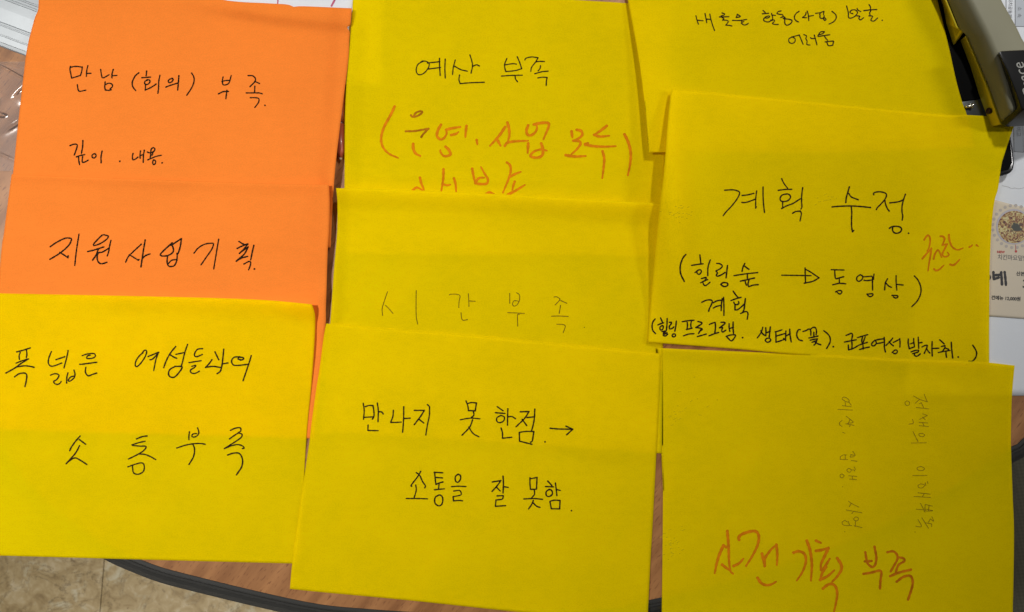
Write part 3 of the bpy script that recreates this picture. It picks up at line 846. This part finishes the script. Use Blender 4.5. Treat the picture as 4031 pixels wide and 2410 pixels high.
# ------------------------------------------------------------------ handwriting
A = (200, 200, .36261); B = (150, 880, .36261); C = (0, 1320, .42305); Dc = (1450, 150, .44319); E = (1450, 1100, .36261)
F = (1380, 1540, .38276); G = (2700, 0, .33038); I = (3200, 1500, .43796); J = (2750, 2040, .36261)
K1 = (2540, 980, .25602); K2 = (2960, 1260, .20145); K3 = (3300, 1300, .22562); K4 = (2800, 680, .20145); K5 = (3260, 720, .14504)
K6 = (3060, 1030, .24174); Q = (3600, 900, .13474)
write('o1', A, 5.4, [
 "213,170 207,200 215,245 226,296; 213,180 270,170 341,178 / 335,225 320,272; 228,297 270,284 322,268; 402,162 390,215 385,278; 388,247 435,245; 288,370 295,420 308,440 340,437 380,428;"
 "541,203 547,250 560,294 590,285 632,260; 678,203 665,250 663,296; 665,272 716,268; 590,338 585,390 590,425 / 625,430 655,423; 592,368 630,352 665,365 668,390 645,412",
 "955,240 915,275 885,340 890,390 920,432; 1040,220 1035,270; 988,293 1083,286; 1050,318 1020,335 1022,362 1050,366 1072,345 1075,322 1050,314 1040,320; 1028,365 1025,430; 1025,425 1060,412 1110,385 1142,362; 1184,268 1172,330 1170,400 1162,462;"
 "1320,300 1285,312 1275,335 1290,347 1315,335 1328,310 1318,298; 1248,395 1300,375 1375,352; 1390,270 1385,340 1377,428; 1528,242 1550,280 1555,330 1530,400 1475,484",
 "1870,285 1862,330 1870,368 1900,370 1930,355 1945,320 1958,270; 1858,335 1890,325 1935,322; 1820,468 1870,445 1928,442; 1912,430 1905,480 1900,522;"
 "2142,270 2190,272 2220,300 2215,335 2162,390; 2215,332 2240,345 2265,355; 2215,385 2212,450; 2122,458 2200,458 2260,458 2294,468; 2165,510 2220,510 2257,520 2255,560 2215,616; 2325,593",
 "208,1030 250,1015 285,1020 280,1060 255,1132; 348,975 345,1040 332,1115; 278,1152 320,1138 368,1128; 300,1150 305,1200 312,1238; 345,1150 340,1190 345,1212 375,1205 405,1188;"
 "480,1118 450,1130 450,1158 475,1163 492,1140 482,1120; 556,1090 545,1150 546,1216; 749,1200",
 "893,1115 885,1150 892,1184 920,1175 945,1155; 973,1088 968,1130 970,1168; 970,1138 1005,1128; 1015,1080 1005,1140 1003,1212;"
 "1048,1100 1070,1108 1110,1098 1130,1072 1115,1052 1090,1068 1085,1100 1085,1130; 1110,1100 1100,1135; 1052,1185 1110,1160 1150,1145 1200,1135; 1085,1130 1078,1165; 1115,1185 1105,1210 1112,1235 1130,1230 1138,1205 1128,1188 1112,1188; 1208,1217"],
 M['ink'])
write('o2', B, 5.8, [
 "132,252 200,205 290,162 345,160 362,175 330,240 240,320 127,390; 235,315 285,345 323,372 / 326,350; 443,118 425,230 410,340 398,455;"
 "740,130 700,125 640,180 600,230 620,238 680,215 740,175 762,140 740,128; 538,305 620,285 712,255; 655,275 630,340 590,400; 790,185 775,250 765,310 750,352; 768,268 700,310 655,320 640,370 655,420 690,438 745,422",
 "1120,225 1050,290 980,360 950,420; 990,340 1040,370 1088,400 / 1095,390; 1162,180 1145,280 1130,380 1116,472; 1130,382 1165,350 1215,330;"
 "1455,210 1400,260 1330,330 1340,352 1400,350 1450,325 1470,290 1455,240 1440,238; 1450,235 1500,200 1555,165 / 1545,240 1520,325 1508,325; 1405,355 1400,410 1410,455 1440,468 1480,455 1505,400 1510,325; 1410,440 1450,400 1505,392",
 "1692,322 1740,265 1810,225 1880,215 1903,222 1885,280 1830,360 1768,450; 1960,172 1945,260 1925,380 1906,495;"
 "2180,195 2230,225 2275,230; 2160,272 2215,245 2275,222 / 2240,270 2185,325 / 2230,290 2280,255 / 2240,330 2185,380 2150,410 / 2210,375 2275,358; 2342,238 2325,310 2308,395; 2235,440 2290,412 2308,425 2300,465 2285,503; 2348,494"],
 M['ink'])
write('y3', C, 5.6, [
 "155,155 220,138 282,118; 188,160 178,190 180,225; 245,135 250,175 245,210; 150,260 200,240 265,220 / 200,260 130,310 55,352; 160,295 230,285 290,292 318,300; 135,388 175,360 225,352 248,370 245,420 232,478;"
 "478,152 455,210 450,260 475,288 520,280 575,258; 520,228 602,200; 634,142 620,210 595,305; 470,372 510,358 548,372 530,410 500,430 510,450 535,458 560,445 568,430; 632,350 622,390 620,445; 688,325 697,360 690,395 650,428 635,420 655,390 690,380;"
 "765,190 810,175 870,170 888,190 870,210 820,218 805,210 818,190 840,185; 743,270 760,270 900,252; 798,300 795,345 820,378 860,365 900,352",
 "1330,165 1320,170 1345,140 1365,150 1350,200 1310,260 1275,292 1258,280 1265,240 1290,200 1325,165; 1378,198 1478,158; 1395,228 1420,222 1460,180; 1475,160 1450,230 1430,330;"
 "1635,105 1590,160 1550,230 1523,303; 1588,185 1620,205 1645,215; 1637,178 1720,160; 1745,85 1720,160 1700,240 1685,295; 1630,290 1690,292 1685,320 1630,385 1590,390 1568,365 1580,320 1630,290;"
 "1885,125 1840,130 1815,160 1810,190 1830,200 1882,180; 1758,255 1873,237; 1785,290 1820,280 1810,300 1772,325 1780,350 1815,355 1855,335;"
 "2000,155 2035,228; 1972,228 1945,265 1912,300 / 1980,290 2050,300; 2082,130 2075,200 2065,280 2050,335 2020,357; 2080,265 2120,258;"
 "2240,228 2215,222 2225,205 2265,210 2262,225 2235,232; 2230,200 2180,205 2155,235 2165,270 2200,282 2310,270; 2338,190 2310,280 2262,422",
 "745,938 700,990 665,1040 648,1075; 738,970 797,1015; 740,1028 700,1100 615,1197 / 650,1165 700,1142 750,1165 808,1203",
 "1270,965 1320,945 1368,937; 1228,1020 1290,1000 1350,987; 1232,1025 1300,1032 1358,1035 1340,1070 1290,1105 1195,1152; 1290,1105 1350,1110 1400,1130 1450,1158; 1190,1225 1260,1200 1320,1188 1342,1215 1335,1265 1300,1290 1265,1293 1240,1275 1232,1215",
 "1763,898 1757,940 1758,972; 1838,862 1850,900 1840,930 1805,948 1785,940 1795,920 1830,915; 1645,1050 1720,1025 1800,1010 1870,1008 1910,1015; 1795,1015 1810,1060 1800,1130 1758,1203",
 "2145,885 2190,865 2235,862 2240,890 2215,910 / 2170,940 2135,965; 2215,910 2250,920 2245,950 2190,990 2088,1055 / 2150,1030 2210,1018 2255,1030 2272,1050 2255,1055; 2118,1115 2170,1098 2225,1100 2255,1150 2250,1220 2200,1300"],
 M['ink'])
write('y4', Dc, 4.6, [
 "490,205 440,235 425,290 445,325 490,315 530,270 540,230 515,208 480,205 465,215; 525,222 635,210; 535,275 640,262; 632,180 633,250 638,332; 683,187 680,270 683,356;"
 "772,195 755,260 748,325; 765,250 820,280 880,295; 902,150 918,200 925,250 912,312; 925,252 960,238 986,248; 810,328 805,370 815,405 / 900,398 1030,393",
 "1230,182 1210,240 1220,298 / 1300,290 1362,273 / 1345,220 1322,165; 1218,238 1280,228 1315,232; 1182,338 1280,332 1368,330; 1303,335 1308,365 1325,388;"
 "1390,195 1400,180 1450,168 1508,175 / 1480,220 1450,260 1443,297; 1490,212 1510,208 1565,208; 1530,245 1525,270 1508,292; 1478,317 1540,300 1597,294; 1505,355 1545,348 1588,350 / 1582,380 1580,420"],
 M['ink'])
write('y4', Dc, 8.0, ["378,685 392,700 440,690 480,660 465,650 425,662 400,695; 332,828 420,825 535,805 / 490,850 470,880"], M['marker_dark'])
write('y4', Dc, 10.0, [
 "233,608 200,680 140,790 115,880 125,960 180,1025 265,1065", "398,940 400,985 420,1025 462,1048;"
 "645,770 618,820 610,870 640,900 670,890 695,850 690,815 / 750,800 818,790; 735,862 780,850 800,835; 872,780 865,835 862,880; 685,965 712,990 730,1030 700,1048 665,1045 640,1010 640,995; 962,905 968,945",
 "1215,790 1160,870 1080,958; 1140,895 1175,958; 1235,750 1250,810 1252,870 1240,915; 1212,958 1235,930 1300,918 1420,912;"
 "1420,775 1405,820 1412,855 1440,865 1480,840 1498,800 1490,770 1470,768 / 1530,755 1595,755 1600,790 1555,900; 1420,935 1415,1020; 1535,935 1550,985 1545,1040 1500,1062 1440,1050 1470,1010 1530,990 1585,1000",
 "1805,828 1812,885; 1850,815 1890,825 1900,860 1870,890 1820,912 / 1870,915 1885,940 1850,990 1800,1035; 1752,1040 1830,1052 1930,1048;"
 "2118,780 2060,825 2005,860 / 2060,875 2140,868; 1950,935 1922,945 2000,960 2100,965 2200,960; 2080,1005 2095,1070 2090,1150 2078,1245", "2275,855 2310,930 2330,1020 2325,1120 2305,1220"],
 M['marker'], taper=True)
write('y4', Dc, 9.0, ["458,1240 470,1290 495,1350; 395,1350 430,1328 480,1350", "667,1165 665,1250 648,1358; 668,1300 700,1308 730,1302; 760,1245 775,1300 780,1365",
 "922,1160 935,1230 950,1290 / 1010,1298 1055,1290 1060,1250 1030,1200 1000,1145; 950,1290 980,1245 1030,1240; 1040,1388 1075,1370 1120,1388",
 "1230,1105 1255,1125 1265,1170 1250,1240 1195,1375; 1262,1230 1310,1205 1355,1188; 1300,1275 1285,1320 1280,1350; 1238,1390 1300,1360 1390,1305"], M['marker'], taper=True)
write('y6', E, 2.9, [
 "208,135 175,230 150,320 155,392; 183,280 225,320 267,370; 520,122 518,250 520,400 535,485", "880,172 890,162 960,162 995,180 985,240 982,308; 1085,155 1090,220 1092,295; 1095,235 1160,238; 1006,362 1012,420 1030,445 1076,437",
 "1535,152 1535,262; 1608,145 1640,170 1640,230 1610,280 1578,290 1565,265 1585,232 1635,238; 1512,362 1600,365 1695,370; 1640,382 1620,385 1622,508",
 "2015,192 2045,190 2080,215 2060,245 2028,278; 2088,230 2155,260; 2087,283 2072,370; 1988,400 2080,398 2170,404; 2045,487 2110,490 2138,510 2115,580; 2345,521"], M['pencil'])
write('y9', F, 5.4, [
 "130,125 140,200 133,290; 150,160 190,148 230,148 / 240,210 240,255 225,288; 135,270 232,265; 275,122 285,200 282,316; 285,212 320,215 336,235; 180,348 178,405 / 283,407;"
 "440,197 435,260 412,322 / 460,322 522,318; 547,160 545,300 535,425; 550,282 613,278; 655,198 758,198 / 720,260 655,345; 705,290 752,328; 790,138 812,160 / 810,250 790,350 774,450",
 "1187,100 1205,150 1212,200 / 1282,203 / 1295,122 / 1240,118 1208,128; 1262,205 1268,245 1240,275; 1128,295 1230,278 1330,285; 1255,295 1225,370 1145,455; 1215,370 1260,435 1320,470",
 "1508,160 1568,202; 1490,222 1588,230; 1545,250 1505,275 1505,310 1535,325 1575,305 1580,265 1545,250; 1618,180 1615,260 1614,352; 1618,265 1660,262 1697,285; 1548,380 1562,430 1562,485 / 1658,475;"
 "1745,213 1835,210 / 1790,280 1702,367; 1765,290 1812,355; 1815,272 1885,265; 1895,185 1890,280 1875,360 1860,412; 1735,425 1738,515 / 1865,547; 1735,425 1800,415 1885,415 / 1875,480 1868,515 1852,525; 2000,522",
 "675,838 710,865 740,930 770,975 762,995; 722,825 690,880 625,965 628,980; 670,965 675,1020 652,1105; 573,1105 680,1105 793,1108;"
 "860,835 948,840; 865,838 870,900 878,960 / 912,945 950,935; 875,888 945,893; 912,945 905,1000; 862,1015 965,1005; 905,1070 870,1095 868,1150 905,1180 940,1160 948,1100 925,1070 905,1070;"
 "1105,855 1078,880 1080,925 1105,938 1130,905 1130,870 1105,853; 1038,983 1110,978 1187,982; 1060,1028 1120,1022 1138,1050 1130,1070 1055,1085 / 1058,1130 / 1110,1125 1152,1128",
 "1458,935 1545,920 / 1510,970 1455,1032; 1497,985 1540,1028; 1568,875 1572,950 1568,1048; 1572,982 1620,990; 1507,1078 1570,1075 / 1560,1110 1495,1120 / 1490,1185 / 1595,1178",
 "1845,890 1845,950 1850,1010 / 1912,1008 / 1918,888 / 1858,900; 1888,1010 1892,1060 1860,1100; 1782,1110 1880,1105 1975,1113; 1880,1125 1860,1170 1830,1212; 1878,1150 1915,1185 1948,1195;"
 "2027,925 2070,970; 2005,982 2088,985; 2045,1010 2012,1035 2015,1075 2045,1083 2075,1060 2070,1025 2045,1010; 2107,945 2115,1010 2122,1075; 2115,1012 2158,1022; 2050,1135 2065,1210 / 2150,1212 / 2155,1125 / 2100,1122 2055,1132; 2272,1230"],
 M['ink'])
write('y9', F, 5.4, ["2052,382 2150,390 2283,392; 2215,360 2285,392 / 2222,450"], M['ink'], name='drawn_arrow')
write('y5', G, 4.4, [
 "120,188 132,240 150,290; 135,240 170,245 205,248; 228,162 240,220 250,272; 240,228 292,232; 285,168 300,240 325,320 342,365;"
 "430,155 460,165 455,180 420,190; 400,203 455,202 512,200; 430,208 455,225 435,240 / 490,243 505,262 475,300 / 510,302 548,310;"
 "615,170 600,210 / 650,200 635,185 612,172; 555,243 640,245 725,232; 665,240 668,265 690,258; 660,275 690,298 720,295 745,278",
 "920,125 955,160; 910,165 985,160; 945,205 985,190 1000,198 975,215 935,215 / 925,240 950,258 985,262 1030,240; 1020,160 1035,215 1030,245; 1030,180 1068,185; 1010,240 1055,240 1050,262 1030,280 1060,292 1100,292;"
 "1135,130 1100,140 1085,160 1110,170 1150,175 / 1160,195 1130,210 / 1165,200 1185,212 1160,220; 1170,225 1225,230 1265,245 1250,280 1205,302 1180,280 1178,235;"
 "1350,135 1310,165 1292,210 1310,245 1342,262; 1432,152 1425,180 1390,210 / 1440,212; 1445,132 1460,180 1465,248; 1460,195 1520,185;"
 "1545,160 1600,152 1645,135 / 1640,175; 1600,160 1595,175; 1600,185 1598,210 1625,222 1645,205 1648,190; 1640,225 1655,245 1670,235 1665,220 1645,212; 1740,135 1785,175 1790,220 1760,260 1707,287",
 "1915,72 1935,150 1940,210 1975,215 2020,190 2045,150 2020,120 1975,122 1955,150 1990,165; 2040,100 2050,120 2085,140; 2040,190 2075,195 2060,215 2080,238 2118,212;"
 "2182,55 2200,85 2195,115 2150,125; 2120,128 2200,118 2275,115; 2205,125 2190,155 2195,180; 2180,190 2225,195 2205,240 2240,252 2285,215; 2340,243",
 "1260,445 1228,465 1232,505 1270,518 1300,495 1300,460 1262,440; 1270,440 1345,420; 1350,415 1375,475 1398,530; 1405,412 1438,430 1430,460 1445,490 1442,530 1480,538; 1485,450 1500,460 1545,460; 1530,418 1545,470 1562,535;"
 "1650,378 1610,380 1585,405 1600,412 1640,395 1650,378; 1590,405 1575,435 1640,425 1715,415; 1650,430 1670,460 1690,480; 1660,500 1750,490 1760,495 / 1750,540 / 1700,545 1680,505"],
 M['ink'])
write('y7', K4, 5.2, [
 "262,343 400,335 480,345 545,375 550,420 500,520 400,650 300,755 232,840; 603,446 720,432 832,405; 597,580 640,585 720,570 855,520; 887,355 870,500 868,640 868,695 / 880,665; 1012,280 1012,450 1022,620 1040,780;"
 "1375,115 1420,210 1492,305; 1308,345 1450,328 1572,325; 1480,415 1390,435 1348,490 1355,545 1410,565 1500,545 1550,480 1525,430 1475,413; 1395,570 1395,680; 1375,702 1470,650 1600,600 1740,510; 1787,290 1770,420 1765,560 1772,670 1750,712; 1588,795 1650,760 1740,750 / 1762,800 1750,870 1735,945"],
 M['ink'])
write('y7', K5, 5.6, [
 "577,110 540,240 495,400 480,535; 560,290 620,375 700,415 820,460; 110,655 250,640 600,628 850,640 1150,670; 628,655 642,800 635,1000 640,1200 660,1330 / 700,1290;"
 "1240,325 1240,275 1340,245 1450,248 1560,285 1585,345 1540,450 1430,580 1340,670 1310,725; 1540,470 1560,580 1610,700 1660,765; 1675,545 1850,525 1970,495 2050,450; 2098,310 2050,450 2010,620 2005,780 2025,900 2010,1015; 1665,1235 1720,1195 1850,1180 1960,1205 1995,1270 1950,1340 1860,1370 1790,1350 1750,1290 1748,1220; 2183,1370"],
 M['ink'])
write('y7', K1, 5.8, [
 "625,85 575,150 540,260 545,380 600,500; 840,92 848,160 855,225; 712,255 800,240 890,230; 765,365 820,325 855,325 862,355 835,390 800,380 795,345; 1000,170 970,260 962,330 962,412; 862,458 938,440 920,485; 850,522 900,498 960,472; 885,515 900,550 930,565 995,515;"
 "1098,222 1150,230 1185,262 1160,300 1088,340 / 1110,370 1092,410 1115,420 1170,400 1225,365; 1265,255 1255,340 1243,445; 1160,545 1200,520 1260,525 1270,555 1240,578 1200,575 1165,550;"
 "1532,222 1500,290 1490,345; 1530,265 1560,290 1595,315; 1365,412 1540,385 1728,365; 1570,385 1570,450; 1462,497 1560,475 1680,448; 1535,490 1545,530 1558,560; 1595,480 1580,540 1590,582 / 1660,558 1738,550",
 "868,822 940,790 1000,785 1030,800 1020,850 990,910 975,960; 1045,830 1100,800 1160,790; 1045,912 1095,885 1160,870; 1185,762 1172,850 1168,950; 1205,745 1210,880 1210,1022;"
 "1352,650 1390,705 1425,745; 1318,795 1400,765 1475,745; 1435,810 1440,840 1410,858 1375,848 1362,820; 1380,850 1380,940 / 1420,935 1480,890 1530,840; 1540,765 1530,850 1520,930 1500,970; 1465,995 1520,970 1560,965 1580,1000 1568,1080",
 "152,1078 115,1130 105,1200 120,1260 160,1305; 235,1060 265,1130; 195,1170 240,1150 282,1138; 225,1205 262,1180 278,1195 270,1235 240,1250 225,1225; 337,1070 335,1150 325,1250; 255,1272 320,1262 / 275,1300 335,1290 / 275,1325 310,1340 343,1312;"
 "370,1130 405,1128 395,1160 / 372,1190 375,1230 410,1225 440,1200; 478,1110 470,1190 455,1265; 430,1310 412,1335 435,1355 465,1340 460,1310 430,1308",
 "568,1120 660,1105 750,1097; 645,1130 650,1180 640,1240; 710,1115 700,1170 710,1225; 632,1240 722,1220; 588,1338 670,1310 750,1305; 808,1115 870,1135 860,1160 775,1210 / 850,1220 880,1235 835,1270; 855,1240 820,1300; 800,1350 870,1330 938,1310;"
 "985,1165 1010,1150 1075,1130 / 1080,1200 1070,1300; 980,1338 1050,1310 1130,1285; 1165,1130 1215,1130 1225,1150 1140,1215 / 1190,1210 1175,1250 1190,1280 1240,1250; 1290,1150 1290,1210 1300,1268; 1300,1225 1355,1205; 1352,1125 1350,1210 1358,1300; 1245,1345 1310,1325 1385,1325 1370,1370 1325,1415 1280,1380 1250,1348; 1497,1365"],
 M['ink'])
write('y7', K2, 5.8, [
 "213,140 190,220 150,290 105,350; 175,210 210,270 250,300; 270,150 275,230 272,310; 300,245 355,220; 360,135 350,220 340,330; 345,355 290,360 262,400 300,435 350,420 370,385 340,355;"
 "455,230 520,215 585,192; 468,235 470,330 470,435 / 550,410 640,375 / 620,360; 475,315 560,290 645,265; 665,215 660,310 658,400; 670,310 745,270; 738,180 745,290 768,430",
 "945,190 910,190 880,250 880,320 920,385 985,405; 1000,225 1060,205 1120,175 1150,215 1152,300; 1150,175 1195,145 1240,150 1262,210 1255,290; 1210,240 1212,320; 1115,352 1200,335 1290,315; 1140,395 1200,380 1280,368 / 1265,400 1175,437; 1265,405 1255,450 1215,490; 1240,440 1290,465 1345,485; 1405,210 1480,270 1525,340 1530,420 1500,490 1460,555; 1590,522"],
 M['ink'])
write('y7', K3, 5.6, [
 "135,92 185,72 235,55 248,90 232,170 / 240,240 238,320; 108,208 210,188 315,168; 175,260 180,345 / 260,320 330,280; 335,130 420,105 515,78; 425,115 410,180 420,240; 470,115 450,170 430,230; 345,268 420,240 505,215; 430,245 435,330; 372,338 450,315 540,295;"
 "640,175 590,225 585,265 620,275 660,240 660,200 640,178; 650,175 720,160 795,150; 665,235 730,225 800,208; 802,125 805,220 805,300 822,380; 950,138 910,190 835,265; 885,200 925,245 965,275; 960,215 1010,190 1070,160; 1072,145 1078,210 1075,295; 940,390 985,350 1025,352 1028,390 995,412 960,400",
 "1222,155 1220,230 1240,325 / 1330,290 / 1318,205 1315,145; 1255,240 1320,218; 1395,122 1398,220 1405,318; 1400,225 1460,215; 1270,380 1340,355 1400,350 / 1395,380 1300,410 / 1330,410 1330,440 1375,455 1430,415;"
 "1458,295 1520,265 1555,265 / 1540,320 1500,405; 1545,325 1570,370 1600,400; 1638,200 1635,320 1640,450; 1650,320 1755,315; 1770,168 1850,240; 1800,285 1860,270 / 1860,310 1815,370; 1865,310 1925,335; 1745,390 1850,370 1950,355; 1880,370 1880,420 1890,475; 1972,210 1980,340 1998,485; 2093,468;"
 "2345,262 2390,330 2415,400 2395,480 2335,545 2275,545"], M['ink'])
write('y7', K6, 5.4, ["72,222 300,225 550,230; 452,105 455,230 460,350; 458,125 540,170 680,265 / 580,320 440,352"], M['ink'], name='drawn_arrow')
write('y7', K6, 5.4, [
 "878,132 1088,138; 935,140 938,210 945,265 960,280 1020,262 1080,248; 1010,265 1010,350; 902,378 1010,355 1115,362; 948,495 1000,472 1045,478 1050,505 1020,530 985,510 960,485;"
 "1350,215 1300,250 1295,300 1330,322 1380,290 1390,240 1350,213; 1395,250 1535,238; 1412,305 1470,310 1545,298; 1575,205 1565,290; 1550,250 1550,360 1552,465; 1460,530 1555,525 1550,555 1510,572 1475,550 1462,530;"
 "1795,280 1760,350 1748,460; 1770,350 1810,395 1860,420; 1935,230 1935,340 1947,465; 1950,372 2050,382; 1868,550 1950,555 1965,575 1930,595 1890,575; 2232,235 2290,300 2335,410 2335,520 2280,640 2190,735"], M['ink'])
write('y7', Q, 6.8, ["285,330 330,255 400,195 450,260 455,400 425,560 370,660; 230,880 350,740 490,580 / 465,800 430,1000 395,1240; 560,890 600,740 680,630 740,700 790,850;"
 "760,225 830,230 880,300 850,400 815,480 / 955,455 / 880,600 815,740 850,810 930,820 1010,770 960,690; 1005,180 1020,330 1080,500 1170,590 1280,620 1420,570; 570,1180 620,1225 720,1200 860,1070; 1040,1050 1120,1070 1200,1030 1320,905; 1605,540 1650,520 1690,480; 1810,480 1865,520"],
 M['marker'], taper=True)
write('y8', I, 2.4, [
 "300,150 325,172 320,190 290,182 262,160 275,145 300,150; 325,190 345,218; 290,190 295,225; 265,222 345,232; 225,255 355,262; 300,318 335,345 362,372 310,382; 335,345 318,385; 295,385 370,400; 335,395 330,412; 262,355 240,375 245,400 262,408; 268,462 288,470",
 "358,632 380,670 340,660; 345,665 335,685 372,680; 345,715 398,722; 248,680 275,665 305,665; 245,705 315,706; 248,680 245,705; 290,665 292,706; 370,772 383,795; 305,800 325,785 345,800 335,820 312,815 305,800; 345,800 372,800 375,810; 322,852 395,858; 330,882 392,886; 355,855 355,882; 262,835 245,845 250,868 270,868 280,850 262,835; 267,952",
 "320,1080 345,1100 415,1135; 345,1098 328,1130; 300,1160 440,1185; 370,1170 350,1192; 385,1222 365,1240 385,1258 408,1250 405,1228 385,1222; 385,1260 380,1310; 370,1300 442,1318; 262,1270 285,1255 310,1268; 262,1270 275,1295 350,1300; 318,1262 330,1298; 287,1356",
 "1000,118 1028,188; 905,135 960,165 1030,188; 960,165 920,200; 975,195 995,240; 928,238 1042,252; 958,205 975,195; 845,178 828,195 840,220 865,215 868,190 845,178; 988,295 1028,310; 1028,312 960,345; 985,325 1010,348; 985,372 1000,405; 955,372 1032,378; 955,402 1038,410; 895,345 902,380 862,388; 985,470 955,475 960,495 990,500 1005,485 985,470; 900,455 945,545; 885,558 1020,556",
 "970,768 938,780 945,800 985,805 1003,785 970,768; 898,850 1025,850; 1030,905 1035,925; 1010,915 1015,940; 970,925 945,940 955,960 985,960 1005,935 970,925; 945,1005 1055,1018; 908,1038 1058,1048; 1000,1015 985,1040;"
 "1010,1110 1075,1125; 1075,1165 1005,1150; 1010,1112 1012,1165 1075,1168; 1045,1115 1040,1165; 968,1100 1008,1180; 930,1152 990,1158; 1070,1220 1085,1260 1055,1240 / 1040,1270; 980,1230 1040,1325; 1010,1275 1068,1285; 1068,1285 1068,1310; 925,1305 965,1312 975,1300 945,1245; 918,1358"],
 M['faint_pencil'])
write('y8', J, 10.4, [
 "300,315 270,295 / 225,400 195,500 175,600; 312,140 325,300 330,450 345,570 375,605; 255,505 300,540 345,570; 380,520 440,490 488,438;"
 "440,235 435,210 480,170 600,140 650,180 645,280 590,400 515,520; 688,385 718,520 / 720,440 780,350 845,288 / 855,400 850,510; 640,648 680,705 740,728 800,715 840,690",
 "1030,375 1090,360 1150,390 1165,470 1130,580 1065,680; 1175,245 1210,350 1230,500 1220,680; 1275,245 1330,270; 1275,355 1340,345 1400,325; 1410,325 1370,410 1330,500 1330,560 / 1350,560 1400,480 1425,440; 1385,530 1345,590 1320,670 / 1400,630 1475,565; 1505,435 1545,500 1550,560 1500,640 1450,690; 1350,765 1400,725 1450,715 1490,750 1505,830 1490,930 1470,1020"],
 M['marker'], taper=True)
write('y8', J, 9.6, [
 "1810,370 1820,430 1835,490 1880,530 1915,510 1930,430 1910,310; 1805,470 1880,465; 1790,605 1880,590 1960,570 1985,590 1975,680 1970,765;"
 "2050,370 2110,360 2150,390 2160,440 2120,520 2085,580; 2160,425 2220,435 2235,465 2170,510 2140,590; 2080,630 2180,590 2305,560; 2150,690 2220,640 2290,625 2320,660 2320,740 2275,885"],
 simple('marker_over_marker', (0.50, 0.15, 0.004), 0.85, spec=0.05, noise=0.25, nscale=220))

# graphite smears left by a hand
M['smear'] = simple('graphite_smear', (0.60, 0.47, 0.005), 0.9, spec=0.05, noise=0.3, nscale=2500)
def smear(key, cx, cy, w, h, n, seed):
    r = random.Random(seed); st = []
    for _ in range(n):
        x, y = cx + r.gauss(0, w), cy + r.gauss(0, h); a = r.uniform(-0.7, 0.1); L = r.uniform(3, 12)
        st.append('%.1f,%.1f %.1f,%.1f' % (x, y, x + L * math.cos(a), y + L * math.sin(a)))
    write(key, (0, 0, 1.0), 1.8, ['; '.join(st)], M['smear'], name='pencil_smear')
smear('y7', 2665, 838, 28, 16, 26, 1)
smear('y7', 3240, 790, 22, 12, 12, 2)
smear('y8', 2640, 2150, 22, 32, 30, 3)
smear('y8', 2650, 1640, 18, 26, 14, 4)
smear('y8', 2740, 1600, 60, 50, 8, 5)
